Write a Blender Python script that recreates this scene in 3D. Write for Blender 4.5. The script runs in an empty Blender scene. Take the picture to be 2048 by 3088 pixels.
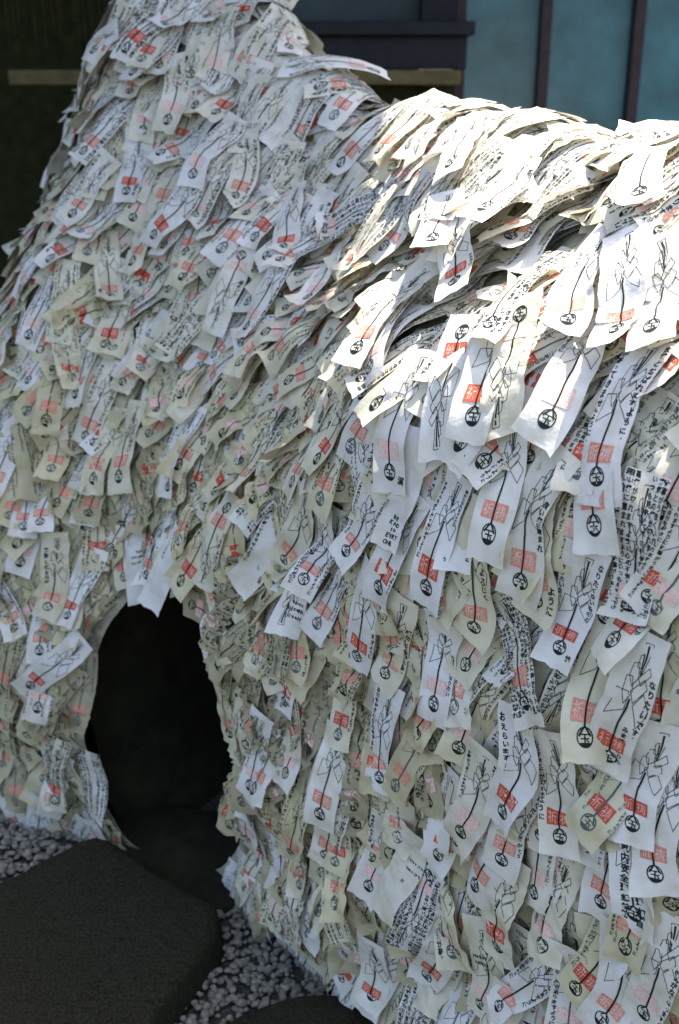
import bpy, math, random
import numpy as np
from mathutils import Vector
from mathutils.bvhtree import BVHTree
R = math.radians
scene = bpy.context.scene

# ---------------------------------------------------------------- camera
CAM_H, CAM_PITCH, FPX, PW, PH = 1.55, 22.0, 3300.0, 2048, 3088
cam_d = bpy.data.cameras.new('camera'); cam = bpy.data.objects.new('camera', cam_d)
scene.collection.objects.link(cam); scene.camera = cam
cam.location = (0, 0, CAM_H); cam.rotation_euler = (R(90 - CAM_PITCH), 0, 0)
cam_d.sensor_fit = 'VERTICAL'; cam_d.sensor_height = 36.0; cam_d.lens = FPX / PH * 36.0
cam_d.dof.use_dof = True; cam_d.dof.focus_distance = 1.45; cam_d.dof.aperture_fstop = 5.0
cam_d.clip_start = 0.05; cam_d.clip_end = 400

# ---------------------------------------------------------------- sky, sun, exposure
SUN_AZ, SUN_EL = 38.0, 60.0            # azimuth from +Y towards +X
world = bpy.data.worlds.new('World'); scene.world = world; world.use_nodes = True
wn = world.node_tree.nodes; wl = world.node_tree.links
sky = wn.new('ShaderNodeTexSky'); sky.sky_type = 'NISHITA'; sky.sun_disc = False
sky.sun_elevation = R(SUN_EL); sky.sun_rotation = R(SUN_AZ)
sky.air_density = 1.0; sky.dust_density = 5.0; sky.ozone_density = 1.0
wn['Background'].inputs[1].default_value = 0.13
wl.new(sky.outputs[0], wn['Background'].inputs[0])
sd = bpy.data.lights.new('sun', 'SUN'); so = bpy.data.objects.new('sun', sd); scene.collection.objects.link(so)
sd.energy = 5.0; sd.angle = R(0.53); sd.color = (1.0, 0.95, 0.86)
sv = Vector((math.sin(R(SUN_AZ)) * math.cos(R(SUN_EL)), math.cos(R(SUN_AZ)) * math.cos(R(SUN_EL)), math.sin(R(SUN_EL))))
so.rotation_euler = (-sv).to_track_quat('-Z', 'Y').to_euler(); so.location = sv * 20
scene.view_settings.view_transform = 'Standard'; scene.view_settings.look = 'None'
scene.view_settings.exposure = 1.98; scene.view_settings.gamma = 1.0
scene.view_settings.use_curve_mapping = False
scene.cycles.max_bounces = 8; scene.cycles.diffuse_bounces = 4; scene.cycles.transparent_max_bounces = 8
scene.cycles.use_denoising = True

# ---------------------------------------------------------------- helpers
COL = scene.collection
def nd(nt, t, **k):
    n = nt.nodes.new(t)
    for a, b in k.items(): setattr(n, a, b)
    return n
def mat_base(name, col, rough=0.8, spec=0.3, scale=30, var=0.25, bump=0.2, bscale=None, dist=0.004, col2=None):
    """principled, two-tone noise on the base colour and a noise bump"""
    m = bpy.data.materials.new(name); m.use_nodes = True; nt = m.node_tree; b = nt.nodes['Principled BSDF']
    geo = nd(nt, 'ShaderNodeNewGeometry')
    n = nd(nt, 'ShaderNodeTexNoise'); n.inputs['Scale'].default_value = scale; n.inputs['Detail'].default_value = 8; n.inputs['Roughness'].default_value = 0.65
    nt.links.new(geo.outputs['Position'], n.inputs['Vector'])
    r = nd(nt, 'ShaderNodeValToRGB')
    c2 = col2 or tuple(min(1, c * (1 + var)) for c in col)
    r.color_ramp.elements[0].position = 0.32; r.color_ramp.elements[1].position = 0.68
    r.color_ramp.elements[0].color = (*[c * (1 - var) for c in col], 1); r.color_ramp.elements[1].color = (*c2, 1)
    nt.links.new(n.outputs['Fac'], r.inputs['Fac']); nt.links.new(r.outputs['Color'], b.inputs['Base Color'])
    b.inputs['Roughness'].default_value = rough; b.inputs['Specular IOR Level'].default_value = spec
    n2 = nd(nt, 'ShaderNodeTexNoise'); n2.inputs['Scale'].default_value = bscale or scale * 3; n2.inputs['Detail'].default_value = 6
    nt.links.new(geo.outputs['Position'], n2.inputs['Vector'])
    bp = nd(nt, 'ShaderNodeBump'); bp.inputs['Strength'].default_value = bump; bp.inputs['Distance'].default_value = dist
    nt.links.new(n2.outputs['Fac'], bp.inputs['Height']); nt.links.new(bp.outputs['Normal'], b.inputs['Normal'])
    return m
def mk_mesh(name, V, F, mats, mi=None, tint=None, smooth=True):
    """V (n,3); F (m,3) or (m,4) array"""
    me = bpy.data.meshes.new(name); V = np.asarray(V, np.float32); F = np.asarray(F, np.int32); k = F.shape[1]
    me.vertices.add(len(V)); me.vertices.foreach_set('co', V.ravel())
    me.loops.add(F.size); me.loops.foreach_set('vertex_index', F.ravel())
    me.polygons.add(len(F)); me.polygons.foreach_set('loop_start', np.arange(0, F.size, k, dtype=np.int32))
    for m in mats: me.materials.append(m)
    if mi is not None: me.polygons.foreach_set('material_index', np.asarray(mi, np.int32))
    me.polygons.foreach_set('use_smooth', np.full(len(F), smooth))
    if tint is not None:
        a = me.attributes.new('tint', 'FLOAT_COLOR', 'POINT')
        a.data.foreach_set('color', np.asarray(tint, np.float32).ravel())
    me.update(calc_edges=True); me.validate()
    return me
def obj(name, me, parent=None, loc=(0, 0, 0), **props):
    o = bpy.data.objects.new(name, me); COL.objects.link(o)
    o.location = loc
    if parent is not None: o.parent = parent
    for k, v in props.items(): o[k] = v
    return o
BOX_F = np.array([[0, 1, 3, 2], [4, 6, 7, 5], [0, 4, 5, 1], [2, 3, 7, 6], [0, 2, 6, 4], [1, 5, 7, 3]])
def box_me(name, x0, x1, y0, y1, z0, z1, m, bev=0.003):
    import bmesh
    bm = bmesh.new()
    v = [bm.verts.new((x, y, z)) for x in (x0, x1) for y in (y0, y1) for z in (z0, z1)]
    for f in BOX_F: bm.faces.new([v[i] for i in f])
    bmesh.ops.recalc_face_normals(bm, faces=bm.faces)
    if bev: bmesh.ops.bevel(bm, geom=bm.edges[:], offset=bev, segments=1, affect='EDGES')
    me = bpy.data.meshes.new(name); bm.to_mesh(me); bm.free(); me.materials.append(m)
    return me

# ---------------------------------------------------------------- materials
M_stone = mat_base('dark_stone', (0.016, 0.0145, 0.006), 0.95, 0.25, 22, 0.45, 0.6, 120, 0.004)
M_slab = mat_base('slab_stone', (0.0135, 0.0130, 0.0060), 0.9, 0.15, 200, 0.75, 0.9, 260, 0.004, (0.042, 0.039, 0.022))
M_crust = mat_base('old_paper_crust', (0.34, 0.31, 0.215), 0.95, 0.1, 14, 0.5, 0.9, 60, 0.012)
M_ground = mat_base('gravel_bed', (0.07, 0.066, 0.055), 0.95, 0.1, 90, 0.6, 1.0, 160, 0.01)
M_pebble = mat_base('white_pebble', (0.20, 0.182, 0.145), 0.75, 0.3, 60, 0.55, 0.25, 200, 0.001)
M_wood_dark = mat_base('black_timber', (0.024, 0.026, 0.010), 0.9, 0.1, 20, 0.4, 0.3, 80, 0.003)
M_wood_navy = mat_base('navy_timber', (0.015, 0.015, 0.022), 0.7, 0.3, 25, 0.3, 0.2, 90, 0.002)
M_plank = mat_base('weathered_plank', (0.13, 0.105, 0.05), 0.8, 0.2, 18, 0.35, 0.3, 60, 0.002)
M_post = mat_base('brown_post', (0.045, 0.030, 0.034), 0.7, 0.3, 30, 0.3, 0.2, 90, 0.002)
M_cord = mat_base('straw_cord', (0.07, 0.06, 0.03), 0.9, 0.1, 60, 0.4, 0.2, 120, 0.001)
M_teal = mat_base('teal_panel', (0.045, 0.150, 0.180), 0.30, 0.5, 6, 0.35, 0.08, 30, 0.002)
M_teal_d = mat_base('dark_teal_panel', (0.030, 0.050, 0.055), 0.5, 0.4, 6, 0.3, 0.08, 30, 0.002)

def paper_mat():
    m = bpy.data.materials.new('washi_paper'); m.use_nodes = True; nt = m.node_tree; nt.nodes.clear()
    out = nd(nt, 'ShaderNodeOutputMaterial')
    at = nd(nt, 'ShaderNodeAttribute', attribute_name='tint'); geo = nd(nt, 'ShaderNodeNewGeometry')
    n = nd(nt, 'ShaderNodeTexNoise'); n.inputs['Scale'].default_value = 28; n.inputs['Detail'].default_value = 6
    nt.links.new(geo.outputs['Position'], n.inputs['Vector'])
    r = nd(nt, 'ShaderNodeValToRGB'); r.color_ramp.elements[0].position = 0.3; r.color_ramp.elements[1].position = 0.62
    r.color_ramp.elements[0].color = (0.80, 0.77, 0.68, 1); r.color_ramp.elements[1].color = (1, 1, 1, 1)
    nt.links.new(n.outputs['Fac'], r.inputs['Fac'])
    mx = nd(nt, 'ShaderNodeMix', data_type='RGBA', blend_type='MULTIPLY'); mx.inputs[0].default_value = 1
    nt.links.new(at.outputs['Color'], mx.inputs[6]); nt.links.new(r.outputs['Color'], mx.inputs[7])
    n2 = nd(nt, 'ShaderNodeTexNoise'); n2.inputs['Scale'].default_value = 110; n2.inputs['Detail'].default_value = 5
    nt.links.new(geo.outputs['Position'], n2.inputs['Vector'])
    bp = nd(nt, 'ShaderNodeBump'); bp.inputs['Strength'].default_value = 0.25; bp.inputs['Distance'].default_value = 0.003
    nt.links.new(n2.outputs['Fac'], bp.inputs['Height'])
    d = nd(nt, 'ShaderNodeBsdfDiffuse'); t = nd(nt, 'ShaderNodeBsdfTranslucent'); mix = nd(nt, 'ShaderNodeMixShader')
    mix.inputs[0].default_value = 0.15
    for s in (d, t):
        nt.links.new(mx.outputs[2], s.inputs['Color']); nt.links.new(bp.outputs['Normal'], s.inputs['Normal'])
    nt.links.new(d.outputs[0], mix.inputs[1]); nt.links.new(t.outputs[0], mix.inputs[2]); nt.links.new(mix.outputs[0], out.inputs[0])
    return m
M_paper = paper_mat()
def ink(name, c, var=0.3):
    m = mat_base(name, c, 0.75, 0.2, 220, var, 0.0)
    return m
M_ink = ink('black_ink', (0.010, 0.016, 0.013)); M_pen = ink('grey_ink', (0.085, 0.10, 0.10))
M_red = ink('vermilion_stamp', (0.50, 0.085, 0.045), 0.30); M_mid = ink('worn_stamp', (0.60, 0.24, 0.17), 0.28); M_pink = ink('faint_stamp', (0.71, 0.46, 0.40), 0.18)
PMATS = [M_paper, M_ink, M_red, M_mid, M_pink, M_pen]

# ---------------------------------------------------------------- the mound's outer form (a lofted sheet)
ST_BASE = np.array([(1.55, 1.45), (1.42, 0.98), (1.08, 0.78), (.70, .86), (.38, 1.12), (.10, 1.42), (-.09, 1.64), (-.24, 1.80), (-.40, 1.90), (-.58, 1.97), (-.80, 2.06), (-.98, 2.34), (-1.06, 2.85), (-.98, 3.25)])
ST_RIDGE = np.array([(1.40, 1.60, 1.30), (1.38, 1.40, 1.38), (1.28, 1.18, 1.44), (1.06, 1.14, 1.46), (.78, 1.38, 1.468), (.50, 1.67, 1.445), (.34, 1.92, 1.434), (.18, 2.16, 1.444), (-.01, 2.39, 1.485), (-.215, 2.63, 1.70), (-.345, 2.86, 1.93), (-.53, 3.02, 1.60), (-.76, 3.10, 1.12), (-.80, 3.2, .85)])
ST_W = [0, 0, 0, 0, 0, .1, .3, .55, .8, 1, 1, 1, 1, 1]
PR_R = np.array([(0, -.04), (-.05, .14), (-.06, .34), (-.03, .58), (.06, .79), (.42, .915), (1, 1)])
PR_L = np.array([(0, -.03), (0, .10), (.01, .22), (.13, .40), (.36, .58), (.68, .80), (1, 1)])
def catmull(P, n):
    """P (k,...) -> n samples"""
    k = len(P); P = np.concatenate([[2 * P[0] - P[1]], P, [2 * P[-1] - P[-2]]])
    t = np.linspace(0, k - 1 - 1e-6, n); i = t.astype(int); f = (t - i).reshape(-1, *([1] * (P.ndim - 1)))
    a, b, c, d = P[i], P[i + 1], P[i + 2], P[i + 3]
    return 0.5 * (2 * b + (c - a) * f + (2 * a - 5 * b + 4 * c - d) * f ** 2 + (3 * b - a - 3 * c + d) * f ** 3)
def hull_grid():
    rows = []
    for s in range(len(ST_BASE)):
        b = ST_BASE[s]; r = ST_RIDGE[s]; inw = r[:2] - b; w = ST_W[s]; pr = PR_R * (1 - w) + PR_L * w
        pts = [(*(b + inw * f), r[2] * g) for f, g in pr]
        u = inw / np.linalg.norm(inw)
        pts += [(*(r[:2] + u * .20), r[2] * .90), (*(r[:2] + u * .36), r[2] * .55), (*(r[:2] + u * .40), -.04)]
        rows.append(pts)
    G = np.array(rows)                       # station, profile, 3
    G = catmull(G, 250); G = catmull(G.transpose(1, 0, 2), 190)   # profile, station, 3
    # soft lumps, as thick paper layers have
    x, y, z = G[..., 0], G[..., 1], G[..., 2]
    du = np.gradient(G, axis=1); dv = np.gradient(G, axis=0); N = np.cross(du, dv); N /= np.linalg.norm(N, axis=2, keepdims=True) + 1e-9
    c = G.mean((0, 1)); sgn = np.sign((N * (G - c)).sum()); N *= sgn
    l = .022 * np.sin(7 * x + 3 * z + 1.3) * np.sin(6 * y - 4 * z + .4) + .014 * np.sin(17 * x - 9 * z) * np.sin(14 * z + 8 * y + 2) + .007 * np.sin(31 * z + 23 * x) * np.sin(27 * y - 19 * x)
    return G + N * l[..., None], sgn
HG, HS = hull_grid(); NR, NC = HG.shape[:2]
ii, jj = np.meshgrid(np.arange(NR - 1), np.arange(NC - 1), indexing='ij')
a = ii * NC + jj
HF = np.stack([a, a + 1, a + NC + 1, a + NC], -1).reshape(-1, 4)
if HS < 0: HF = HF[:, ::-1]
HV = HG.reshape(-1, 3)
BVH = BVHTree.FromPolygons([Vector(v) for v in HV], HF.tolist())
HC = HV[HF].mean(1)
# the crawl hole low in the middle
HOLE_C = np.array([-.335, 1.862, .315]); HOLE_U = np.array([-.84, .54, 0.]); HOLE_N = np.array([.54, .84, 0.])
def hole_q(P, grow=0.0):
    d = P - HOLE_C; u = d @ HOLE_U; z = d[..., 2]; w = d @ HOLE_N
    q = (np.abs(u) / (.188 + grow)) ** 2.4 + (np.abs(z) / (.315 + grow)) ** 2.4
    return np.where(w < .42, q, 9.)

# ---------------------------------------------------------------- setting
def plane(name, x0, x1, y0, y1, z, m, **props):
    me = mk_mesh(name, [(x0, y0, z), (x1, y0, z), (x1, y1, z), (x0, y1, z)], [[0, 1, 2, 3]], [m]); return obj(name, me, **props)
plane('ground', -60, 60, -60, 60, 0.0, M_ground, kind='structure')

# ---------------------------------------------------------------- hall behind
WY = 4.2
hall = obj('shrine_hall', None, None, (0, WY, 0), label='dark timber hall with teal panels behind the paper mound', category='building')
def hp(name, x0, x1, y0, y1, z0, z1, m, par=hall, **k):
    return obj(name, box_me(name, x0, x1, y0 - WY * (par is hall), y1 - WY * (par is hall), z0, z1, m), par, **k)
hp('wall', -4.5, -.40, WY + .55, WY + .70, 0, 2.99, M_wood_dark)
hp('side_wall', -.40, -.28, WY + .05, WY + .70, 0, 2.99, M_wood_dark)
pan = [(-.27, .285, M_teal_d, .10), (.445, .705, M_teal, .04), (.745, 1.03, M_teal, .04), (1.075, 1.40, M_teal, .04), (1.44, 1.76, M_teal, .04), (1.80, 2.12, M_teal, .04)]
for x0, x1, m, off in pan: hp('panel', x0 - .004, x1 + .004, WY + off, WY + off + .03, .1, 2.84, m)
for x in (.425, .725, 1.0525, 1.42, 1.78, 2.14): hp('post', x - .019, x + .019, WY - .01, WY + .07, .0, 2.82, M_post)
hp('pillar', .285, .404, WY - .03, WY + .12, 1.705, 2.82, M_wood_navy)
hp('ledge', -.60, .462, WY - .14, WY + .04, 1.660, 1.704, M_wood_navy)
hp('ledge_box', -.60, .440, WY - .10, WY + .04, 1.552, 1.658, M_wood_navy)
hp('under_box', -.60, .405, WY - .02, WY + .04, .1, 1.500, M_wood_dark)
hp('rail', -1.145, .420, WY - .13, WY - .06, 1.502, 1.550, M_plank)
hp('lintel', -4.5, 2.2, WY - .06, WY + .2, 2.80, 2.998, M_wood_dark)
hp('shading_roof', -4.8, 1.75, WY - 1.25, WY + 1.6, 3.0, 3.12, M_wood_dark)  # out of view; overhang reaches forward to shade the peak
hp('added_shade_roof', -4.8, .63, WY - 2.3, WY - 1.252, 3.0, 3.10, M_wood_dark)  # unseen extra roof added to keep sun and sky off the left side
rng = random.Random(5)
for k in range(26):
    x = -1.30 + k * .026 + rng.uniform(-.009, .009); zb = rng.uniform(1.60, 1.72)
    n = 8; zz = np.linspace(2.95, zb, n); V = []; F = []; ph = rng.uniform(0, 6)
    for i, z in enumerate(zz):
        for q in range(4):
            an = q * math.pi / 2; rr = .0022 * (1 - .6 * i / n)
            V.append((x + rr * math.cos(an) + .004 * math.sin(3 * z + ph), .10 + rr * math.sin(an), z))
    for i in range(n - 1):
        for q in range(4): F.append([i * 4 + q, i * 4 + (q + 1) % 4, i * 4 + 4 + (q + 1) % 4, i * 4 + 4 + q])
    obj('hanging_cord', mk_mesh('hanging_cord', V, F, [M_cord]), hall)

# ---------------------------------------------------------------- stone under the papers
mound = obj('paper_covered_stone', None, None, (-.2, 2.2, 0), label='stone mound with a crawl hole, shaggy with layers of paper charms', category='shrine stone')
MO = np.array([-.2, 2.2, 0.])
qv = hole_q(HV); sel = (qv > .6) & (qv < 1.5); dv_ = HV - HOLE_C; uz = np.stack([dv_ @ HOLE_U, dv_[:, 2]], 1)
kf = np.where(sel & (np.abs(qv - 1) < .22), qv ** (-1 / 2.4) - 1, 0.)
HV2 = HV + HOLE_U * (uz[:, 0] * kf)[:, None] + np.array([0, 0, 1.]) * (uz[:, 1] * kf)[:, None]
keep = hole_q(HV2[HF].mean(1)) > 1
obj('old_paper_layer', mk_mesh('old_paper_layer', HV2 - MO, HF[keep], [M_crust]), mound)
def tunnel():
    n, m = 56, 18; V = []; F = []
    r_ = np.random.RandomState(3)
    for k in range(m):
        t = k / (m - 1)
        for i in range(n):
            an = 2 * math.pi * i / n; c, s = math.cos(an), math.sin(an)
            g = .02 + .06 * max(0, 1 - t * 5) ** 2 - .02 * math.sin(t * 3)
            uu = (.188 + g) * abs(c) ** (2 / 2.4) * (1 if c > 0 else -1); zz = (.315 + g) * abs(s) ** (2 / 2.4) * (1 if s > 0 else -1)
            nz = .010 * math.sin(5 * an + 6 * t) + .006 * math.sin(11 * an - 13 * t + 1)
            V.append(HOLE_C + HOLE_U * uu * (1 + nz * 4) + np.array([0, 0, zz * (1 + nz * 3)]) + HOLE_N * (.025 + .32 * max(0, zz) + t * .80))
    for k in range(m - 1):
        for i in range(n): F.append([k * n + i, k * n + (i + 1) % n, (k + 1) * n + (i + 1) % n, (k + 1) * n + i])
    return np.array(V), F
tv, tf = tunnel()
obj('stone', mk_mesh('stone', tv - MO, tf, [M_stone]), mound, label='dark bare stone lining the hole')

# ---------------------------------------------------------------- printing on a charm: flat shapes in units of the charm's width, origin at bottom centre
class Pr:
    def __init__(s): s.V = []; s.T = []; s.M = []; s.Z = []; s.n = 0
    def add(s, v, t, m, z=.0):
        v = np.asarray(v, float); t = np.asarray(t, int)
        s.V.append(v); s.T.append(t + s.n); s.M.append(np.full(len(t), m)); s.Z.append(np.full(len(v), z)); s.n += len(v)
    def quad(s, a, b, c, d, m, z=0., k=1):
        a, b, c, d = map(np.asarray, (a, b, c, d))
        if k == 1: s.add([a, b, c, d], [[0, 1, 2], [0, 2, 3]], m, z); return
        g = np.linspace(0, 1, k + 1); v = [(a * (1 - x) + b * x) * (1 - y) + (d * (1 - x) + c * x) * y for y in g for x in g]
        t = []
        for j in range(k):
            for i in range(k): q = j * (k + 1) + i; t += [[q, q + 1, q + k + 2], [q, q + k + 2, q + k + 1]]
        s.add(v, t, m, z)
    def line(s, p, q, w, m, z=0., seg=1, w2=None):
        p = np.asarray(p, float); q = np.asarray(q, float); d = q - p; L = np.linalg.norm(d) + 1e-9; nrm = np.array([-d[1], d[0]]) / L
        ts = np.linspace(0, 1, seg + 1); v = []; t = []
        for x in ts:
            ww = (w if w2 is None else w + (w2 - w) * x) / 2; c = p + d * x; v += [c + nrm * ww, c - nrm * ww]
        for i in range(seg): t += [[2 * i, 2 * i + 1, 2 * i + 3], [2 * i, 2 * i + 3, 2 * i + 2]]
        s.add(v, t, m, z)
    def arc(s, c, r0, r1, a0, a1, n, m, z=0.):
        an = np.linspace(a0, a1, n + 1); cs = np.stack([np.cos(an), np.sin(an)], 1); v = np.concatenate([c + cs * r0, c + cs * r1]); t = []
        for i in range(n): t += [[i, i + n + 1, i + n + 2], [i, i + n + 2, i + 1]]
        s.add(v, t, m, z)
    def done(s):
        return np.concatenate(s.V), np.concatenate(s.T), np.concatenate(s.M), np.concatenate(s.Z)
GLY = {}
def glyph(ch, off=.038):
    key = (ch, off)
    if key not in GLY:
        c = bpy.data.curves.new('glyph', 'FONT'); c.body = ch; c.size = 1; c.resolution_u = 2; c.offset = off
        o = bpy.data.objects.new('glyph', c); COL.objects.link(o)
        dg = bpy.context.evaluated_depsgraph_get(); e = o.evaluated_get(dg); me = e.to_mesh()
        me.calc_loop_triangles()
        v = np.array([x.co[:2] for x in me.vertices]).reshape(-1, 2); t = np.array([x.vertices[:] for x in me.loop_triangles]).reshape(-1, 3)
        if len(v): v = v - (v.min(0) + v.max(0)) / 2
        e.to_mesh_clear(); bpy.data.objects.remove(o); bpy.data.curves.remove(c)
        GLY[key] = (v, t)
    return GLY[key]
SMALL = set('っゃゅょ。、・.,')
def put(pr, ch, x, y, size, m, rg, det, rot=0.0, z=0.):
    if ch == ' ': return
    if det < 2:
        for _ in range(3):
            an = rg.choice([0, 0, 1.57, 1.57, .8, 2.3]) + rg.uniform(-.2, .2); L = size * rg.uniform(.25, .42); cx = x + rg.uniform(-.25, .25) * size; cy = y + rg.uniform(-.3, .3) * size
            d = np.array([math.cos(an), math.sin(an)]) * L; pr.line((cx - d[0], cy - d[1]), (cx + d[0], cy + d[1]), size * .13, m, z)
        return
    v, t = glyph(ch)
    if not len(t): return
    an = rot + rg.gauss(0, .07); sx = size * rg.uniform(.85, 1.05); sy = size * rg.uniform(.85, 1.08); sh = rg.gauss(0, .10)
    w = v * (sx, sy); w[:, 0] += sh * w[:, 1]; c, s = math.cos(an), math.sin(an); w = w @ np.array([[c, s], [-s, c]])
    pr.add(w + (x, y), t, m, z)
def column(pr, text, x, ytop, size, m, rg, det, ymin=.12):
    y = ytop; dx = rg.uniform(-.05, .05)
    for ch in text:
        st = size * (.72 if ch in SMALL else 1.05)
        y -= st
        if y < ymin: break
        put(pr, ch, x + dx * (ytop - y) * .5 + rg.gauss(0, .008), y + st / 2, size * (.65 if ch in SMALL else 1), m, rg, det)
def row(pr, text, x0, y, size, m, rg, det, rot=0.0):
    x = x0
    for ch in text:
        put(pr, ch, x, y + (x - x0) * math.tan(rot), size, m, rg, det, rot); x += size * (.34 if ch in 'iljI ' else .62)
        if x > .46: break
POLY = [[(-.30, 1.95), (-.03, 1.95), (-.03, 1.62), (-.34, 1.40)], [(.11, 1.76), (.27, 2.01), (.44, 1.78), (.36, 1.47)], [(-.17, 2.20), (-.05, 2.22), (.03, 1.97), (-.08, 1.72), (-.17, 1.93)],
        [(-.01, 1.97), (.21, 2.24), (.31, 2.10), (.1, 1.80)], [(-.1, 2.45), (0, 2.50), (.07, 2.22), (-.02, 2.05), (-.12, 2.22)], [(.07, 2.22), (.23, 2.48), (.31, 2.36), (.15, 2.11)], [(-.03, 2.63), (.04, 2.69), (.07, 2.4), (-.02, 2.40)], [(.0, 2.90), (.18, 2.91), (.11, 2.30), (.07, 2.30)]]
def design(rg, det, spec):
    pr = Pr(); st = spec.get('stamp', 4); bl = spec.get('ink', 1)
    if not spec.get('blank'):
        c = np.array([0., .45]); sg = 26 if det == 2 else 12
        pr.arc(c, .150, .178, 0, 2 * math.pi, sg, bl)
        a0 = math.pi * 1.5 - .85; an = np.linspace(a0, math.pi * 1.5 + .85, 9); v = [c + .152 * np.array([math.cos(x), math.sin(x)]) for x in an]
        pr.add(v, [[0, i, i + 1] for i in range(1, 8)], bl)
        for s in (-1, 1):
            pr.line((0, .635), (s * .125, .475), .030, bl, seg=2, w2=.042)
        if det == 2:
            v, t = glyph('玉', .02); pr.add(v * (.24, .20) + (0, .43), t, bl)
        else:
            pr.line((-.10, .47), (.10, .47), .03, bl); pr.line((0, .5), (0, .36), .03, bl); pr.line((-.07, .40), (.07, .40), .025, bl)
        k = 3 if det == 2 else 1
        if st:
            for s in (-1, 1):
                x0, x1 = (.012, .30) if s > 0 else (-.30, -.012); e = rg.uniform(-.012, .012)
                pr.quad((x0, .70 + e), (x1, .70 + e), (x1, 1.04 + e), (x0, 1.04 + e), st, .0002, k)
                if det == 2:
                    v, t = glyph('祈' if s < 0 else '祷', -.008); pr.add(v * (.23, .29) + ((x0 + x1) / 2, .87 + e), t, 0 if st != 2 else 4, .0004)
                else:
                    xm = (x0 + x1) / 2; pr.line((xm, .75), (xm, .99), .03, 0, .0003); pr.line((xm - .08, .88), (xm + .08, .88), .03, 0, .0003)
        pr.line((0, .62), (.02, 1.85), .042, bl, .0005, 8 if det == 2 else 3)
        for P in POLY:
            for q in range(len(P)): pr.line(P[q], P[(q + 1) % len(P)], .014 if det == 2 else .016, bl, 0, 2 if det == 2 else 1)
        pr.line((.09, 2.86), (.09, 2.25), .045, bl, 0, 4 if det == 2 else 1, .02)
    m = spec.get('tink', 1)
    for (txt, x, yt, sz) in spec.get('cols', []): column(pr, txt, x, yt, sz * spec.get('k', 1), m, rg, det)
    for (txt, x0, y, sz) in spec.get('rows', []): row(pr, txt, x0, y, sz, m, rg, det)
    if not pr.n: pr.line((0, .01), (.001, .011), .001, 0)
    return pr.done()
WISH = ['良縁と結ばれますように。', '縁が寄ってきませんように。', '病気との縁が切れますように', '悪縁が切れますように', '良い縁に恵まれますように', '仕事がうまくいきますように', '家族みんなが健康でありますように', '幸せになれますように',
        'お金に困らない人生になりますように', '体調が良くなりますように', '私にくださいましてありがとう', '心の不安と縁が切れますように', 'お友達が出来ますように', '毎日笑って過ごせますように', '人間関係の悩みがなくなりますように', '試験に合格できますように', '弱い自分と縁を切りたい', '素敵な人と出会えますように',
        '自分を好きになれますように', '続きしますように', '障害が自然に治りますように', 'いつも見守って下さい']
ENG = [['Good', 'health', 'and', 'love'], ['Happy', 'family'], ['No more', 'pain'], ['Peace'], ['more love'], ['be happy', 'always'], ['PAZ', 'AMOR'], ['Health', 'Wealth', 'Hope']]
def rand_spec(rg, aged=0.0):
    sp = {}
    u = rg.random(); sp['stamp'] = 2 if u < .24 else (3 if u < .68 else 4)
    if rg.random() < .05: sp['blank'] = True
    sp['ink'] = 1 if rg.random() < .8 - .3 * aged else 5; sp['tink'] = 1 if rg.random() < .85 - .2 * aged else 5
    k = rg.random(); sz = rg.uniform(.105, .155); c = []
    if k < .30: c = [(rg.choice(WISH), .38, 3.0, sz), (rg.choice(WISH), -.40, 2.9, sz)]
    elif k < .44: c = [(rg.choice(WISH), .38, rg.uniform(2.4, 3.0), sz)]
    elif k < .78:
        sz *= .85; c = [(rg.choice(WISH) + rg.choice(WISH), x, 3.05, sz) for x in (.42, .29, -.28, -.42)]
        if rg.random() < .5: c.append((rg.choice(WISH), .14, 3.05, sz))
    elif k < .90: c = [(rg.choice(WISH)[:4], rg.choice((.36, -.36)), rg.uniform(.8, 1.6), sz)]
    if k >= .90:
        y = rg.uniform(1.6, 2.7); sp['rows'] = []
        for t in rg.choice(ENG): sp['rows'].append((t, -.36, y, .15)); y -= .2
    sp['cols'] = c
    return sp

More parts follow.
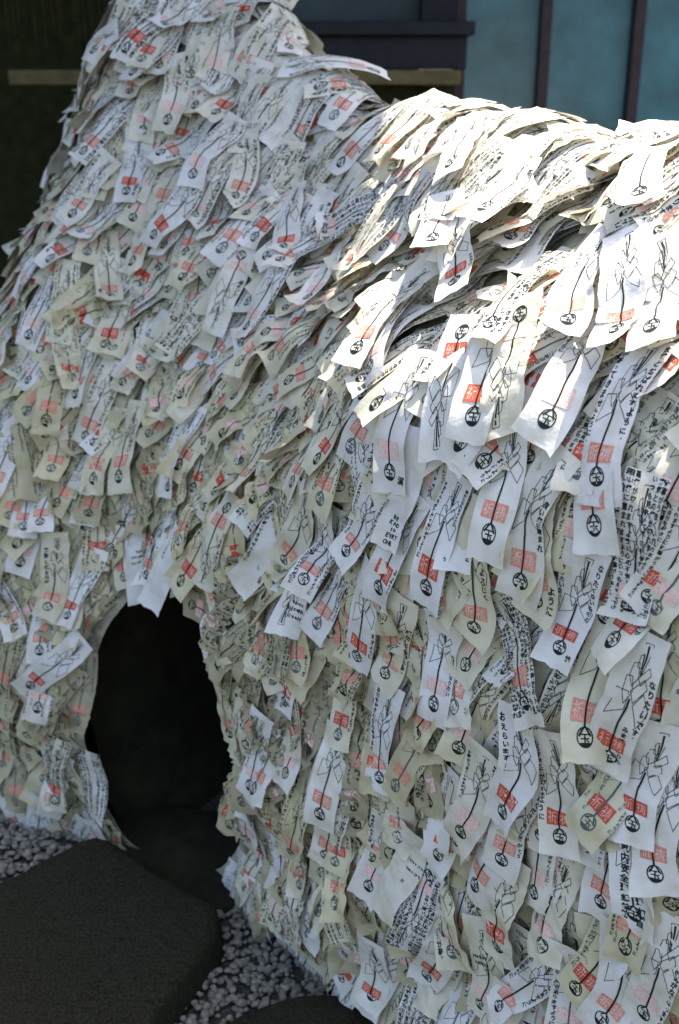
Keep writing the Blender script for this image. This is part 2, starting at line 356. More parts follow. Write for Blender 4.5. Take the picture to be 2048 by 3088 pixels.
# ---------------------------------------------------------------- laying the charms: each lies on what is already pasted below it
CW, CL = .055, .176
NF = len(HF); HMAP = np.zeros(NF); DOWN = Vector((0, 0, -1))
NA, NB, QA, QB = 7, 24, 5, 14
def near(p):
    l, n, i, d = BVH.find_nearest(p); return l, n, i
def lay(rg, anchor, delta, L, W, lift=.006, curl=.004, crumple=0.0, twist=.0, follow=.25, base_up=.0012, aim=None, rise=1.0):
    p, n, i = near(Vector(anchor))
    T = DOWN - n * DOWN.dot(n)
    if T.length < 1e-4: T = Vector((-.5, -.8, 0)); T -= n * T.dot(n)
    T.normalize()
    if aim is not None:
        T = Vector(aim) - p; T -= n * T.dot(n); T.normalize()
    elif delta:
        T = (T * math.cos(delta) + n.cross(T) * math.sin(delta)).normalized()
    ds = L / (QB - 1); C = []; Nn = []; Bb = []; hh = []; cells = []
    for k in range(QB):
        if k:
            g = DOWN * (follow * ds / .02 * .1)
            T = T + g; T -= n * T.dot(n); T.normalize()
            p, n2, i = near(p + T * ds); n = (n * .5 + n2 * .5).normalized(); T -= n * T.dot(n); T.normalize()
        B = n.cross(T).normalized(); mx = -1; sm = 0; row_ = []
        for q in range(QA):
            a_ = (q / (QA - 1) - .5) * W; l, m_, f = near(p + B * a_)
            hq = max(HMAP[f], .9 * max(HMAP[f - 1], HMAP[(f + 1) % NF], HMAP[f - NC + 1], HMAP[(f + NC - 1) % NF])); h = (l + m_ * hq - p).dot(n); mx = max(mx, h); sm += h / QA; row_.append(f)
        C.append(p.copy()); Nn.append(n.copy()); Bb.append(B); hh.append(mx * .75 + sm * .25); cells.append(row_)
    e = hh = np.minimum(np.array(hh), .14)
    kx = np.arange(QB); hs = np.zeros(QB)
    for q_ in range(QB): w_ = np.exp(-.5 * ((kx - q_) / 4.6) ** 2); hs[q_] = (w_ * e).sum() / w_.sum()
    hs = hs + .35 * np.maximum(e - hs, 0).mean()
    hs = hs + base_up
    t = np.linspace(0, 1, QB); wv = rg.uniform(0, 6.28)
    fl = lift * t ** 1.5 + abs(lift) * .16 * np.sin(t * rg.uniform(4, 9) + wv) * t
    fl = np.maximum(fl, -.0006)
    tot = hs + fl
    for k in range(QB):
        up_ = hs[k] + fl[k] * .55 + min(abs(curl), .004) * .4 + min(crumple, .003) * .4
        for f in cells[k]: HMAP[f] = max(HMAP[f], min(up_ * rise, .12))
    C = np.array(C) + np.array(Nn) * tot[:, None]; Nn = np.array(Nn); Bb = np.array(Bb)
    # to the finer grid
    tq = np.linspace(0, QB - 1 - 1e-6, NB); i0 = tq.astype(int); f = (tq - i0)[:, None]
    it = lambda A: A[i0] * (1 - f) + A[i0 + 1] * f
    C = catmull(C, NB); Nn = it(Nn); Bb = it(Bb)
    Tt = np.gradient(C, axis=0); Tt /= np.linalg.norm(Tt, axis=1, keepdims=True)
    Bb = Bb - Tt * (Bb * Tt).sum(1, keepdims=True); Bb /= np.linalg.norm(Bb, axis=1, keepdims=True); Nn = np.cross(Tt, Bb)
    t = np.linspace(0, 1, NB); av = np.linspace(-.5, .5, NA)
    tw = twist * t ** 1.5
    B2 = Bb * np.cos(tw)[:, None] + Nn * np.sin(tw)[:, None]; N2 = np.cross(Tt, B2)
    P = C[:, None, :] + B2[:, None, :] * (av * W)[None, :, None]
    cu = curl * (.25 + t)[:, None] * ((2 * av) ** 2 - .33)[None, :] + rg.gauss(0, .002) * (2 * av)[None, :] * t[:, None]
    cu = cu + .0012 * np.sin(t * rg.uniform(8, 16) + rg.uniform(0, 6))[:, None] * np.sin(av * rg.uniform(2, 6) + rg.uniform(0, 6))[None, :]
    if crumple:
        for _ in range(5):
            ka = rg.gauss(0, 5); kb = rg.gauss(0, 13); ph = rg.uniform(0, 6.28)
            s = np.sin(kb * t[:, None] + ka * av[None, :] + ph); cu = cu + crumple * (np.abs(s) - .5) * rg.uniform(.3, 1)
    if rg.random() < .35:                                    # one sharp fold
        fa = rg.uniform(-1, 1); d_ = (t[:, None] - rg.uniform(.45, .9)) * 3 + fa * av[None, :]; cu = cu + rg.choice((-1, 1)) * rg.uniform(.002, .007) * np.maximum(0, d_)
    if rg.random() < .30:                                    # a dog-eared corner
        sd_ = rg.choice((-1, 1)); d_ = np.maximum(0, (t[:, None] - .80) * 5 + (sd_ * av[None, :] - .1) * 2 - .7); cu = cu + rg.uniform(.004, .014) * d_ ** 1.5
    P = P + N2[:, None, :] * cu[..., None]
    P[-1] += (Tt[-1] * .0012)[None, :] * np.array([rg.gauss(0, 1) for _ in range(NA)])[:, None]
    return P
papers = []          # dict(P, spec, tint, L, W, label)
def tint_of(rg, aged):
    w = np.array([.79, .773, .74]); c = np.array([.66, .605, .395]); o = np.array([.42, .375, .245])
    k = min(1, max(0, aged)); col = w + (c - w) * min(1, k * 1.6) if k < .62 else c + (o - c) * (k - .62) / .38
    return col * rg.uniform(.93, 1.03)
def project(P):
    P = P - np.array([0, 0, CAM_H]); c, s = math.cos(R(CAM_PITCH)), math.sin(R(CAM_PITCH))
    d = P[..., 1] * c - P[..., 2] * s; v = P[..., 1] * s + P[..., 2] * c
    return 1024 + FPX * P[..., 0] / d, 1544 - FPX * v / d, d
#@LAY
rg = random.Random(11)
# scatter anchors over the sheet by area, camera side and over the ridge
e1 = HV[HF[:, 1]] - HV[HF[:, 0]]; e2 = HV[HF[:, 3]] - HV[HF[:, 0]]; area = np.linalg.norm(np.cross(e1, e2), axis=1)
fr = np.repeat(np.arange(NR - 1), NC - 1) / (NR - 1)
fx, fy, fd = project(HC)
ok = (fr < .80) & (fx > -480) & (fx < 3700) & (fy > -700) & (fy < 3900) & (hole_q(HC, .02) > 1)
wgt = area * ok; wgt = wgt / wgt.sum()
A_OK = (area * ok).sum(); DENS = A_OK / (area * ok * (fx > -350) * (fx < 2500)).sum()
npr = np.random.RandomState(7)
def spread(n, jitter=1.0):
    """about n anchors, blue-noise thinned by best candidate on cells"""
    cand = npr.choice(len(HC), size=n * 5, p=wgt); pts = HC[cand]
    rad = math.sqrt(A_OK / n) * .62; cell = {}; out = []
    for f_, q in zip(cand, pts):
        key = tuple((q / rad).astype(int)); hit = False
        for dx in (-1, 0, 1):
            for dy in (-1, 0, 1):
                for dz in (-1, 0, 1):
                    for w in cell.get((key[0] + dx, key[1] + dy, key[2] + dz), ()):
                        if ((w - q) ** 2).sum() < rad * rad: hit = True; break
                    if hit: break
                if hit: break
            if hit: break
        if hit: continue
        cell.setdefault(key, []).append(q); out.append(f_)
    return out
def over_hole(P):
    return (hole_q(P[4:].reshape(-1, 3), -.03) < 1).any()
def layer(n, aged0, aged1, jit, crum, lift, rise=1.0, young=0.0):
    fs = spread(int(n * DENS)); fs.sort(key=lambda f_: HC[f_][2] + rg.uniform(-.06, .06))
    for f_ in fs:
        z = HC[f_][2]; hb = math.exp(-(((HC[f_] - HOLE_C - (.05, 0, .15)) ** 2).sum()) / .30)     # handled and rained on most round the hole
        aged = min(1, rg.uniform(aged0, aged1) * (1 + .35 * hb))
        top = min(1, max(0, (HC[f_][2] - .75) / .5))        # weather reaches the upper ones anew: they are the freshest
        aged = aged * (1 - .5 * top)
        if rg.random() < young: aged = rg.uniform(0, .12)
        L = CL * rg.uniform(.92, 1.03); W = CW * rg.uniform(.97, 1.02); cr = crum * (max(0, rg.gauss(.5, .6)) * (0.3 + aged) + .8 * hb * rg.random())
        lf = lift * rg.choice([.4, .7, 1, 1, 1.6, 2.6, 4.0]); tw = rg.gauss(0, .09)
        cu = rg.gauss(0, .004)
        if rg.random() < .09: tw = rg.choice((-1, 1)) * rg.uniform(.4, 1.1); lf += .012
        P = lay(rg, HC[f_], rg.gauss(-.30 * top, jit * (1 + .7 * hb)), L, W, lf, cu, cr, tw, rise=rise)
        if over_hole(P): continue
        sp = rand_spec(rg, aged); up = rg.random() < .09
        papers.append(dict(P=P, spec=sp, tint=tint_of(rg, aged), L=L, W=W, up=up, z=z))
def ridge_layer(n):
    """sheets thrown over the crest, their free ends lying down the near slope"""
    cand = np.where(ok & (fr > .58) & (fr < .775))[0]; cand = npr.choice(cand, n, replace=False)
    for f_ in sorted(cand, key=lambda q: -fr[q]):
        i_, j_ = divmod(int(f_), NC - 1); a_ = HG[max(0, i_ - 14), min(NC - 1, j_ + int(rg.uniform(-2, 9)))]
        L = CL * rg.uniform(.95, 1.05); aged = rg.uniform(0, .35)
        P = lay(rg, HC[f_], 0, L, CW, .006 * rg.choice([.5, 1, 2, 3]), rg.gauss(0, .004), .003 * rg.random(), rg.gauss(0, .12), follow=.06, aim=tuple(a_))
        papers.append(dict(P=P, spec=rand_spec(rg, aged), tint=tint_of(rg, aged), L=L, W=CW, up=rg.random() < .1, z=9))
layer(760, .50, 1.0, .50, .008, .005, .6)
print('H1', HMAP.mean(), HMAP.max())
HMAP *= .45
layer(900, .35, .95, .34, .0065, .007, .85, .08)
print('H2', HMAP.mean(), HMAP.max())
HMAP *= .55
layer(500, .0, .8, .22, .004, .009, .9, .30)
ridge_layer(260)
print('H3', HMAP.mean(), HMAP.max())
N_SCATTER = len(papers)
#@HERO the charms one can tell apart: anchor xyz, free end xyz, stamp strength, age, details
HEROES = [
    (0.369, 1.240, 1.249, 0.309, 1.167, 1.102, 3, 0.00, {'c': [('良縁と結ばれますように。', 0.4, 3.0, 0.135), ('縁が寄ってきませんように。', -0.42, 2.9, 0.13)], 'lab': 'white charm with bold brush columns beside both edges'}),
    (0.123, 1.465, 1.189, 0.089, 1.411, 1.030, 4, 0.05, {'c': [('渓', 0.36, 0.42, 0.17)], 'lab': 'clean white charm with one character in its lower right corner'}),
    (0.180, 1.452, 1.235, 0.152, 1.358, 1.089, 2, 0.00, {'up': 1, 'c': [], 'lab': 'white charm hung upside down with its drawing pointing down'}),
    (0.110, 1.637, 1.230, 0.064, 1.494, 1.137, 4, 0.00, {'c': [('優しさに出会えますように', -0.36, 3.0, 0.13), ('優勝が来ますように', 0.4, 3.0, 0.14)]}),
    (0.196, 1.748, 1.324, 0.150, 1.594, 1.243, 4, 0.00, {'c': [('えらばれる', -0.4, 1.9, 0.15)]}),
    (0.213, 1.647, 1.295, 0.170, 1.482, 1.238, 2, 0.10, {'c': [('すように', 0.42, 1.3, 0.12)]}),
    (0.370, 1.424, 1.339, 0.280, 1.326, 1.219, 3, 0.00, {'c': [('続けたい', -0.3, 2.3, 0.09)], 'lift': 0.02, 'lab': 'white charm jutting out with a sunlit lower end'}),
    (0.375, 1.393, 1.334, 0.342, 1.248, 1.234, 3, 0.00, {'c': []}),
    (0.408, 1.347, 1.335, 0.367, 1.206, 1.234, 4, 0.00, {'c': []}),
    (0.306, 1.494, 1.308, 0.195, 1.398, 1.205, 5, 0.00, {'c': 'd', 'curl': -0.008}),
    (0.151, 1.628, 1.257, 0.038, 1.553, 1.141, 3, 0.15, {'c': []}),
    (0.122, 1.588, 1.230, 0.033, 1.512, 1.098, 2, 0.00, {'c': [('ました', -0.38, 0.9, 0.12)]}),
    (0.227, 1.436, 1.247, 0.190, 1.322, 1.116, 2, 0.10, {'c': []}),
    (0.256, 1.411, 1.260, 0.228, 1.297, 1.127, 4, 0.35, {'up': 1, 'c': []}),
    (0.332, 1.333, 1.263, 0.264, 1.240, 1.128, 4, 0.10, {'c': [('続きしますように', -0.4, 3.0, 0.13)], 'tw': -0.4, 'lift': 0.02}),
    (0.063, 1.441, 1.028, 0.026, 1.472, 0.857, 3, 0.00, {'c': 'p2'}),
    (0.112, 1.396, 1.104, 0.087, 1.381, 0.928, 2, 0.05, {'c': [], 'rows': [('BE', -0.05, 0.95, 0.19), ('KIND', -0.1, 0.76, 0.19), ('to', 0, 0.57, 0.19), ('EVRY', -0.1, 0.38, 0.19), ('ONE', -0.1, 0.19, 0.17)], 'blank': 1, 'lab': 'charm lettered BE KIND to EVRY ONE in black capitals'}),
    (0.115, 1.375, 1.021, 0.072, 1.392, 0.850, 2, 0.00, {'c': [('よように', 0.4, 1.1, 0.12)]}),
    (0.175, 1.322, 1.069, 0.135, 1.314, 0.899, 2, 0.00, {'c': 'p2', 'lab': 'white charm with vivid red stamps and fine dotted writing'}),
    (0.240, 1.297, 1.156, 0.201, 1.245, 0.990, 3, 0.15, {'c': 'p1'}),
    (0.281, 1.220, 1.130, 0.223, 1.229, 0.962, 3, 0.20, {'c': [('良い縁に恵まれ', 0.38, 2.2, 0.14)]}),
    (0.268, 1.222, 1.114, 0.243, 1.218, 0.938, 3, 0.45, {'c': [('ように', 0.36, 0.8, 0.16)]}),
    (0.337, 1.217, 1.215, 0.302, 1.160, 1.050, 3, 0.10, {'c': [('り', 0.4, 0.25, 0.14)]}),
    (0.347, 1.130, 1.139, 0.342, 1.122, 0.964, 4, 0.10, {'c': 'd', 'lab': 'charm crowded with small black writing from edge to edge'}),
    (0.295, 1.165, 1.041, 0.280, 1.155, 0.867, 2, 0.00, {'c': [('なりたくないものと', 0.38, 2.9, 0.13), ('ありたいない人です', -0.42, 2.6, 0.12), ('絵里', 0.32, 0.4, 0.16)], 'lab': 'white charm with vivid stamps and two characters at lower right'}),
    (0.199, 1.270, 1.046, 0.182, 1.275, 0.869, 3, 0.50, {'c': [('やさしい', -0.36, 1.6, 0.16), ('よろしく', 0.32, 1.9, 0.15)]}),
    (0.056, 1.427, 0.897, 0.044, 1.456, 0.721, 2, 0.10, {'c': [('ますように', 0.42, 1.4, 0.12)]}),
    (0.094, 1.360, 0.880, 0.077, 1.400, 0.709, 3, 0.40, {'c': [('成功して宝見したる。', 0.4, 2.4, 0.15)]}),
    (0.147, 1.305, 0.887, 0.149, 1.283, 0.712, 4, 0.00, {'c': [('カリスマになりたい', 0.4, 1.95, 0.115)], 'lab': 'straight flat white charm with faint stamps, beside a cream fold'}),
    (0.364, 1.094, 0.960, 0.338, 1.112, 0.786, 2, 0.20, {'c': [('なりたいです。', 0.4, 2.3, 0.14), ('みますつかりた', 0.2, 1.4, 0.13)]}),
    (0.206, 1.249, 0.943, 0.264, 1.161, 0.802, 3, 0.20, {'c': 'd', 'tw': 0.3}),
    (0.242, 1.187, 0.815, 0.237, 1.194, 0.636, 2, 0.05, {'c': [('おえらいます', -0.36, 2.9, 0.16)], 'tw': 0.35}),
    (0.204, 1.219, 0.734, 0.193, 1.252, 0.559, 4, 0.30, {'c': 'p2'}),
    (0.080, 1.379, 0.498, 0.053, 1.374, 0.324, 4, 0.15, {'c': [('今ある嫁のえんぎ', -0.42, 2.9, 0.12), ('良縁と結ばれます', 0.4, 2.0, 0.12)]}),
    (0.129, 1.336, 0.515, 0.094, 1.344, 0.340, 0, 0.30, {'blank': 1, 'c': [], 'rows': [('Health', 0.05, 1.9, 0.14), ('Wealth', 0.05, 1.6, 0.14), ('H', 0.1, 1.2, 0.14)], 'lab': 'long blank cream charm with pencilled Health and Wealth'}),
    (0.157, 1.296, 0.473, 0.114, 1.329, 0.305, 4, 0.10, {'up': 1, 'c': 'd', 'tw': -0.2, 'lab': 'charm of thick slanted black writing hung upside down'}),
    (0.254, 1.176, 0.728, 0.231, 1.193, 0.551, 3, 0.20, {'c': 'p1'}),
    (0.228, 1.204, 0.657, 0.210, 1.223, 0.479, 3, 0.10, {'c': [], 'curl': -0.012}),
    (0.373, 1.072, 0.871, 0.372, 1.061, 0.693, 2, 0.10, {'c': []}),
    (0.358, 1.094, 0.759, 0.370, 1.052, 0.586, 0, 0.05, {'c': 'k', 'lab': 'white charm written over with two columns of bold characters'}),
    (0.400, 1.060, 0.833, 0.392, 1.042, 0.655, 3, 0.10, {'c': []}),
    (0.271, 1.153, 0.805, 0.292, 1.128, 0.630, 2, 0.25, {'c': 'p1'}),
    (0.163, 1.277, 0.410, 0.149, 1.313, 0.235, 2, 0.20, {'c': [('ハイけ', 0.36, 0.35, 0.14)]}),
    (0.245, 1.184, 0.581, 0.236, 1.205, 0.405, 2, 0.40, {'c': []}),
    (0.262, 1.191, 0.366, 0.253, 1.195, 0.190, 4, 0.30, {'up': 1, 'c': [('おねがいします', -0.4, 2.6, 0.13)]}),
    (0.358, 1.064, 0.582, 0.351, 1.067, 0.403, 3, 0.15, {'c': [], 'lab': 'clean pale charm with pink stamps at the bottom right'}),
    (0.305, 1.108, 0.504, 0.315, 1.098, 0.329, 4, 0.10, {'c': 'p1', 'ink': 5}),
    (0.145, 1.317, 0.238, 0.130, 1.313, 0.066, 3, 0.10, {'c': 'd'}),
    (0.402, 1.034, 0.628, 0.400, 1.028, 0.449, 4, 0.20, {'c': 'p1'}),
    (0.057, 1.367, 0.273, 0.059, 1.375, 0.098, 2, 0.20, {'c': []}),
    (0.088, 1.388, 0.721, 0.071, 1.389, 0.543, 3, 0.05, {'c': 'p1'}),
    (-0.284, 1.851, 0.758, -0.349, 1.897, 0.598, 0, 0.00, {'blank': 1, 'c': [('こころから', -0.3, 2.6, 0.11)], 'lift': 0.02, 'tw': -0.25, 'lab': 'plain white strip hanging loose over the top of the hole'}),
    (-0.171, 1.782, 0.855, -0.225, 1.778, 0.690, 3, 0.40, {'up': 1, 'c': 'p1'}),
    (-0.226, 1.785, 0.718, -0.180, 1.669, 0.592, 3, 0.55, {'up': 1, 'c': []}),
    (-0.033, 1.589, 0.953, -0.082, 1.647, 0.793, 3, 0.40, {'c': []}),
    (-0.017, 1.553, 0.959, -0.035, 1.556, 0.788, 2, 0.15, {'c': []}),
    (-0.571, 2.041, 0.679, -0.589, 1.972, 0.515, 3, 0.45, {'c': [('病気と縁を切る', -0.3, 2.6, 0.15)]}),
    (-0.483, 2.013, 0.658, -0.551, 1.956, 0.504, 2, 0.05, {'c': 'p1', 'tw': 0.4}),
    (-0.504, 1.941, 0.492, -0.646, 1.945, 0.385, 2, 0.05, {'c': [], 'tw': -0.3, 'lift': 0.02}),
    (-0.570, 1.913, 0.277, -0.603, 1.938, 0.103, 2, 0.40, {'c': 'd'}),
    (-0.634, 1.952, 0.106, -0.700, 2.004, -0.052, 3, 0.10, {'c': [], 'lab': 'pale charm whose end touches the gravel left of the hole'}),
    (-0.509, 1.886, 0.265, -0.517, 1.904, 0.087, 0, 0.15, {'blank': 1, 'c': 'd', 'tw': 0.3}),
    (-0.125, 1.594, 0.540, -0.144, 1.595, 0.362, 4, 0.00, {'c': 'p1', 'tw': 0.0, 'lab': 'white charm with faint stamps on the right edge of the hole'}),
    (-0.083, 1.566, 0.137, -0.080, 1.634, -0.026, 4, 0.05, {'c': 'p1'}),
    (-0.153, 1.686, 0.117, -0.111, 1.666, -0.053, 2, 0.20, {'c': 'p1', 'lift': 0.015}),
    (-0.065, 1.548, 0.120, -0.050, 1.588, -0.053, 2, 0.20, {'c': []}),
    (0.009, 1.474, 0.594, -0.022, 1.466, 0.420, 3, 0.15, {'c': []}),
    (0.012, 1.447, 0.511, -0.014, 1.468, 0.338, 3, 0.30, {'c': 'p1'}),
    (-0.417, 2.289, 1.129, -0.485, 2.194, 0.993, 2, 0.38, {'c': 'p2', 'lab': 'broad cream charm with two vivid red stamps'}),
    (-0.449, 2.192, 0.991, -0.508, 2.126, 0.838, 3, 0.30, {'c': [('きれいになりたい', -0.4, 2.8, 0.14), ('かくかくしかじか', 0.4, 2.2, 0.14)]}),
    (-0.425, 2.129, 0.911, -0.476, 2.044, 0.765, 3, 0.50, {'c': []}),
    (-0.386, 2.109, 0.930, -0.414, 2.019, 0.779, 3, 0.45, {'c': [('いい縁ください', 0.3, 2.3, 0.15)]}),
    (-0.260, 2.003, 0.953, -0.312, 1.951, 0.792, 4, 0.00, {'c': 'p2', 'tw': 0.2}),
    (-0.065, 2.085, 1.195, -0.153, 1.982, 1.077, 4, 0.00, {'c': 'p1', 'lift': 0.015}),
    (-0.173, 2.184, 1.215, -0.217, 2.088, 1.071, 4, 0.20, {'up': 1, 'c': [('十徳的', -0.36, 1.9, 0.15)]}),
    (-0.185, 2.166, 1.190, -0.263, 2.114, 1.039, 0, 0.35, {'blank': 1, 'c': [('まごころ', -0.34, 1.4, 0.15)]}),
    (-0.046, 2.207, 1.317, -0.104, 2.100, 1.185, 2, 0.00, {'c': []}),
    (0.031, 2.021, 1.251, -0.060, 1.908, 1.145, 4, 0.00, {'c': [], 'lift': 0.012}),
    (-0.267, 2.340, 1.342, -0.370, 2.306, 1.199, 2, 0.00, {'c': 'p2', 'lift': 0.014}),
    (-0.189, 2.393, 1.435, -0.300, 2.329, 1.310, 4, 0.00, {'c': 'p2'}),
    (-0.446, 2.592, 1.602, -0.558, 2.675, 1.500, 2, 0.05, {'c': []}),
    (-0.475, 2.440, 1.376, -0.571, 2.386, 1.235, 3, 0.15, {'c': 'p1'}),
    (-0.368, 2.615, 1.677, -0.445, 2.540, 1.535, 2, 0.10, {'c': 'd'}),
    (-0.272, 2.616, 1.717, -0.372, 2.554, 1.584, 4, 0.00, {'c': 'p2'}),
    (-0.637, 2.800, 1.352, -0.632, 2.625, 1.324, 3, 0.10, {'c': [('ように', 0.3, 0.6, 0.16)], 'lift': 0.03, 'lab': 'thin charm curling away from the left slope'}),
    (-0.114, 2.427, 1.520, 0.053, 2.412, 1.489, 4, 0.00, {'c': 'p2', 'lift': 0.03, 'lab': 'charm flying out sideways towards the plank rail'}),
    (0.238, 1.912, 1.426, 0.214, 1.755, 1.343, 4, 0.00, {'c': 'p2', 'lift': 0.02}),
    (0.187, 2.013, 1.427, 0.160, 1.853, 1.351, 3, 0.00, {'c': [], 'lift': 0.012}),
    (0.309, 1.695, 1.379, 0.217, 1.579, 1.279, 4, 0.00, {'c': 'p1', 'lift': 0.012}),
    (0.445, 1.569, 1.420, 0.398, 1.411, 1.354, 4, 0.00, {'c': 'p2', 'lift': 0.02}),
    (0.147, 2.181, 1.485, 0.031, 2.145, 1.362, 3, 0.00, {'c': 'p1'}),
    (0.463, 1.673, 1.443, 0.440, 1.849, 1.438, 3, 0.00, {'c': 'p2', 'lift': 0.014, 'lab': 'charm on the crest of the sunlit ridge'}),
    (0.105, 1.988, 1.337, -0.012, 2.079, 1.242, 4, 0.00, {'c': 'd', 'ink': 5, 'lift': 0.012}),
]
def hero_spec(st, o, rg):
    sp = {'stamp': st if st != 5 else 4, 'ink': o.get('ink', 1), 'tink': 1, 'blank': bool(o.get('blank')), 'rows': o.get('rows', []), 'k': 1.12}
    c = o['c']
    if c == 'd': c = [(rg.choice(WISH) + rg.choice(WISH), x, 3.1, .118) for x in (.43, .31, .17, -.20, -.32, -.43)]
    elif c == 'k': c = [('緩縫健康祈願業務成就理想自体不和', .22, 3.1, .19), ('縁切病封仕家内安全理想給料下さ', -.12, 3.0, .18), ('再縁理出来', .42, 3.1, .15)]
    elif c == 'p2': c = [(rg.choice(WISH), .40, 2.9, .095), (rg.choice(WISH), -.40, 2.7, .095)]; sp['tink'] = rg.choice((1, 1, 5))
    elif c == 'p1': c = [(rg.choice(WISH), rg.choice((.40, -.40)), 2.8, .125)]
    sp['cols'] = c
    return sp
for H in sorted(HEROES, key=lambda h: h[5]):
    o = H[8]; rr = random.Random(int(abs(H[0]) * 1000 + abs(H[5]) * 7000))
    P = lay(rr, H[:3], 0, CL * 1.02, CW * 1.05, o.get('lift', .007), o.get('curl', rr.gauss(0, .003)), .0008 + .004 * H[7], o.get('tw', rr.gauss(0, .08)), follow=.04, aim=H[3:6], rise=.9, base_up=.007)
    papers.append(dict(P=P, spec=hero_spec(H[6], o, rr), tint=tint_of(rr, H[7]), L=CL * 1.02, W=CW * 1.05, up=bool(o.get('up')), z=H[2], hero=True, label=o.get('lab')))

# ---------------------------------------------------------------- which charms show largest
def choose(n):
    BW, BH = 171, 258; ids = []; cx = []; dep = []
    up = lambda A: np.concatenate([A, (A[:, :-1] + A[:, 1:]) / 2], 1)
    for k, p in enumerate(papers):
        P = p['P']; P = np.concatenate([P, (P[:-1] + P[1:]) / 2]); P = up(P).reshape(-1, 3)
        x, y, d = project(P); g = (x >= 0) & (x < PW) & (y >= 0) & (y < PH) & (d > .2)
        c = (y[g] / 12).astype(int) * BW + (x[g] / 12).astype(int)
        ids.append(np.full(len(c), k)); cx.append(c); dep.append(d[g])
    ids = np.concatenate(ids); cx = np.concatenate(cx); dep = np.concatenate(dep)
    o = np.lexsort((dep, cx)); cx = cx[o]; ids = ids[o]; first = np.r_[True, cx[1:] != cx[:-1]]
    cnt = np.bincount(ids[first], minlength=len(papers))
    for k, p in enumerate(papers):
        if p.get('hero'): cnt[k] += 100000
    return set(np.argsort(-cnt, kind='stable')[:n].tolist()), cnt
BIG, CNT = choose(300)
# ---------------------------------------------------------------- meshes
def grid_faces(nb, na):
    F = []
    for j in range(nb - 1):
        for i in range(na - 1): q = j * na + i; F += [[q, q + na, q + na + 1], [q, q + na + 1, q + 1]]
    return np.array(F)
GF = {}
def build(p, det, rg):
    P = p['P']; L, W = p['L'], p['W']
    if det < 2: P = P[np.linspace(0, NB - 1, 12).round().astype(int)][:, ::2]
    nb, na = P.shape[:2]
    if (nb, na) not in GF: GF[(nb, na)] = grid_faces(nb, na)
    F = GF[(nb, na)]
    da = np.gradient(P, axis=1); db = np.gradient(P, axis=0); N = np.cross(db, da); N /= np.linalg.norm(N, axis=2, keepdims=True) + 1e-12
    v, t, m, z = design(rg, det, p['spec'])
    x = v[:, 0]; y = v[:, 1]
    if p.get('up'): x = -x; y = L / W - y
    ga = np.clip(x + .5, .004, .996) * (na - 1); gb = np.clip(1 - y * W / L, .002, .998) * (nb - 1)
    i = np.minimum(ga.astype(int), na - 2); j = np.minimum(gb.astype(int), nb - 2); fa = (ga - i)[:, None]; fb = (gb - j)[:, None]
    I = lambda A: (A[j, i] * (1 - fa) + A[j, i + 1] * fa) * (1 - fb) + (A[j + 1, i] * (1 - fa) + A[j + 1, i + 1] * fa) * fb
    off = (.00035 if det == 2 else .0006) + z
    IV = I(P) + I(N) * off[:, None]
    if p.get('up'): t = t
    V = np.concatenate([P.reshape(-1, 3), IV]); T = np.concatenate([F, t + nb * na]); Mi = np.concatenate([np.zeros(len(F), int), m])
    return V, T, Mi
rgm = random.Random(23); acc = [[], [], [], []]; base = 0
for k, p in enumerate(papers):
    if k in BIG:
        V, T, Mi = build(p, 2, rgm); org = p['P'][0].mean(0)
        tn = np.ones((len(V), 4)); tn[:, :3] = p['tint']
        o = obj('paper_charm', mk_mesh('paper_charm', V - org, T, PMATS, Mi, tn), mound, tuple(org - MO))
        if p.get('label'): o['label'] = p['label']
    else:
        if CNT[k] == 0 and p['z'] < 1.2 and k % 3: continue
        V, T, Mi = build(p, 1, rgm); tn = np.ones((len(V), 4)); tn[:, :3] = p['tint']
        acc[0].append(V); acc[1].append(T + base); acc[2].append(Mi); acc[3].append(tn); base += len(V)
V, T, Mi, tn = (np.concatenate(x) for x in acc)
obj('paper_charm_layers', mk_mesh('paper_charm_layers', V - MO, T, PMATS, Mi, tn), mound, kind='stuff', label='many more overlapping older paper charms')
print('PAPERS', len(papers), 'layer tris', len(T), 'visible', (CNT > 0).sum(), 'min chosen', sorted(CNT[list(BIG)])[:3])

# ---------------------------------------------------------------- stones and gravel
def rock(name, outline, z0, z1, m, seed, dome=.02, smooth=1, **props):
    """slab from a plan outline (ccw), rounded shoulders and a slightly domed, uneven top"""
    O = np.array(outline, float); n = 72; C = np.concatenate([O, O[:1]]); seg = np.r_[0, np.cumsum(np.linalg.norm(np.diff(C, axis=0), axis=1))]
    t = np.linspace(0, seg[-1], n, endpoint=False); ring = np.stack([np.interp(t, seg, C[:, 0]), np.interp(t, seg, C[:, 1])], 1)
    for _ in range(smooth): ring = (np.roll(ring, 1, 0) + 2 * ring + np.roll(ring, -1, 0)) / 4
    c = ring.mean(0); r_ = np.random.RandomState(seed); ph = r_.uniform(0, 6, 6)
    prof = [(1.03, 0), (1.015, .45), (1.0, .82), (.992, .94), (.975, .99), (.94, 1.0)] + [(x, 1.0) for x in np.linspace(.80, .0, 10)]
    V = []; F = []
    for s, g in prof:
        for i in range(n):
            q = c + (ring[i] - c) * s; z = z0 + (z1 - z0) * g + (dome * (1 - s) if g == 1 else 0)
            z += .006 * math.sin(14 * q[0] + ph[0]) * math.sin(11 * q[1] + ph[1]) * g + .0025 * math.sin(47 * q[0] + ph[2]) * math.sin(39 * q[1] + ph[3]) * g
            V.append((q[0] - c[0], q[1] - c[1], z))
    for k in range(len(prof) - 1):
        for i in range(n): F.append([k * n + i, k * n + (i + 1) % n, (k + 1) * n + (i + 1) % n, (k + 1) * n + i])
    return obj(name, mk_mesh(name, V, F, [m]), None, (c[0], c[1], 0), **props)
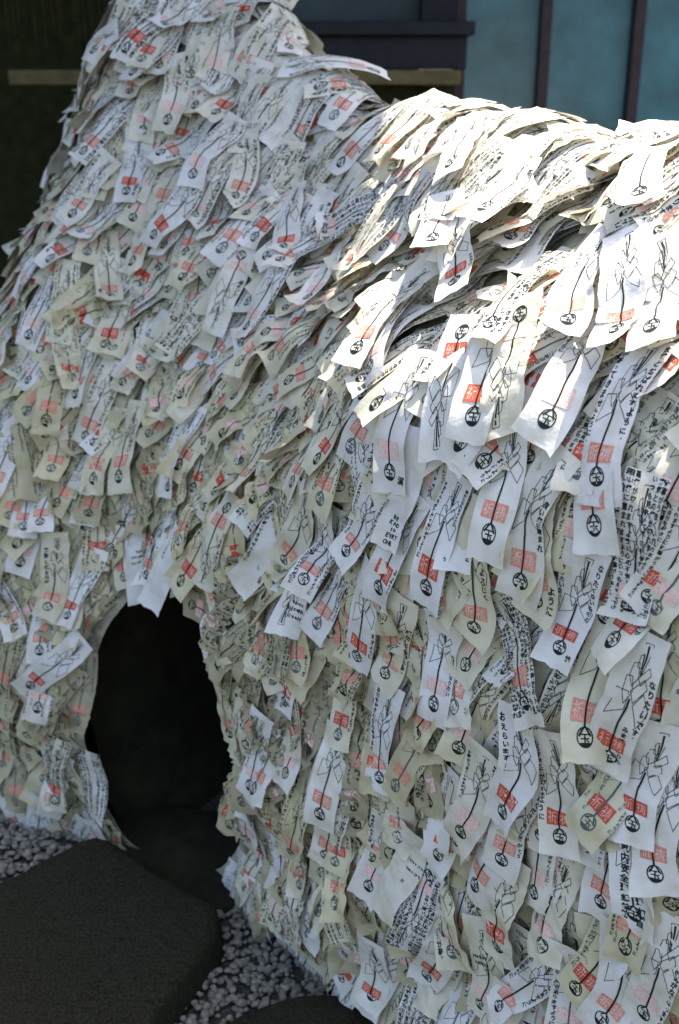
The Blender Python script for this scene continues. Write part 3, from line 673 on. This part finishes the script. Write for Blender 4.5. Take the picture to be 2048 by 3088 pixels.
SLAB = [(-.98, 1.30), (-.62, 1.08), (-.44, 1.17), (-.33, 1.345), (-.225, 1.575), (-.232, 1.65), (-.49, 1.855), (-.53, 1.84), (-.68, 1.71), (-.88, 1.53)]
rock('stepping_stone', SLAB, -.03, .075, M_slab, 2, .004, 0, label='large dark flat stepping stone in front of the hole', category='stone')
RND = [(.06 + .20 * math.cos(x), 1.33 + .13 * math.sin(x)) for x in np.linspace(0, 2 * math.pi, 18, endpoint=False)]
rock('round_stone', [(x - .09, y) for x, y in RND], -.03, .05, M_slab, 5, .05, label='low rounded dark stone at the foot of the papers', category='stone')
BST = [(-.53, 1.93), (-.50, 1.87), (-.40, 1.80), (-.31, 1.735), (-.24, 1.70), (-.17, 1.74), (-.16, 1.84), (-.25, 2.0), (-.45, 2.05)]
rock('threshold_stone', BST, -.03, .020, M_stone, 8, .012, label='flat dark threshold stone filling the foot of the hole', category='stone')
def inside(poly, x, y):
    c = np.zeros(len(x), bool); n = len(poly)
    for i in range(n):
        x0, y0 = poly[i]; x1, y1 = poly[(i + 1) % n]
        k = ((y0 > y) != (y1 > y)) & (x < (x1 - x0) * (y - y0) / (y1 - y0 + 1e-12) + x0); c ^= k
    return c
def pebbles():
    import bmesh
    bm = bmesh.new(); bmesh.ops.create_icosphere(bm, subdivisions=2, radius=1); bv = np.array([v.co[:] for v in bm.verts]); bf = np.array([[v.index for v in f.verts] for f in bm.faces]); bm.free()
    r_ = np.random.RandomState(4); n = 15000; x = r_.uniform(-1.25, .25, n); y = r_.uniform(1.15, 2.5, n)
    k = ~inside(SLAB, x, y) & ~inside([(q - .09, w) for q, w in RND], x, y) & ~inside(BST, x, y)
    fl = np.interp(x, ST_BASE[::-1][2:, 0][np.argsort(ST_BASE[::-1][2:, 0])], ST_BASE[::-1][2:, 1][np.argsort(ST_BASE[::-1][2:, 0])])
    k &= (y < fl + .03); x, y = x[k], y[k]; V = []; F = []
    for q in range(len(x)):
        s = r_.uniform(.0042, .0085); a_ = r_.uniform(0, 6.28); c, d = math.cos(a_), math.sin(a_)
        v = bv * (s * r_.uniform(.9, 1.3), s, s * r_.uniform(.6, .9)); v = v + .12 * s * np.sin(bv[:, [1, 2, 0]] * 3 + r_.uniform(0, 6, 3))
        t_ = r_.uniform(-.5, .5); v = v @ np.array([[1, 0, 0], [0, math.cos(t_), math.sin(t_)], [0, -math.sin(t_), math.cos(t_)]])
        v = v @ np.array([[c, d, 0], [-d, c, 0], [0, 0, 1]]); V.append(v + (x[q], y[q], .004 + r_.uniform(0, .012))); F.append(bf + q * len(bv))
    return mk_mesh('gravel', np.concatenate(V), np.concatenate(F), [M_pebble])
obj('gravel', pebbles(), None, kind='stuff', label='pale rounded pebbles between the dark stones', category='gravel')
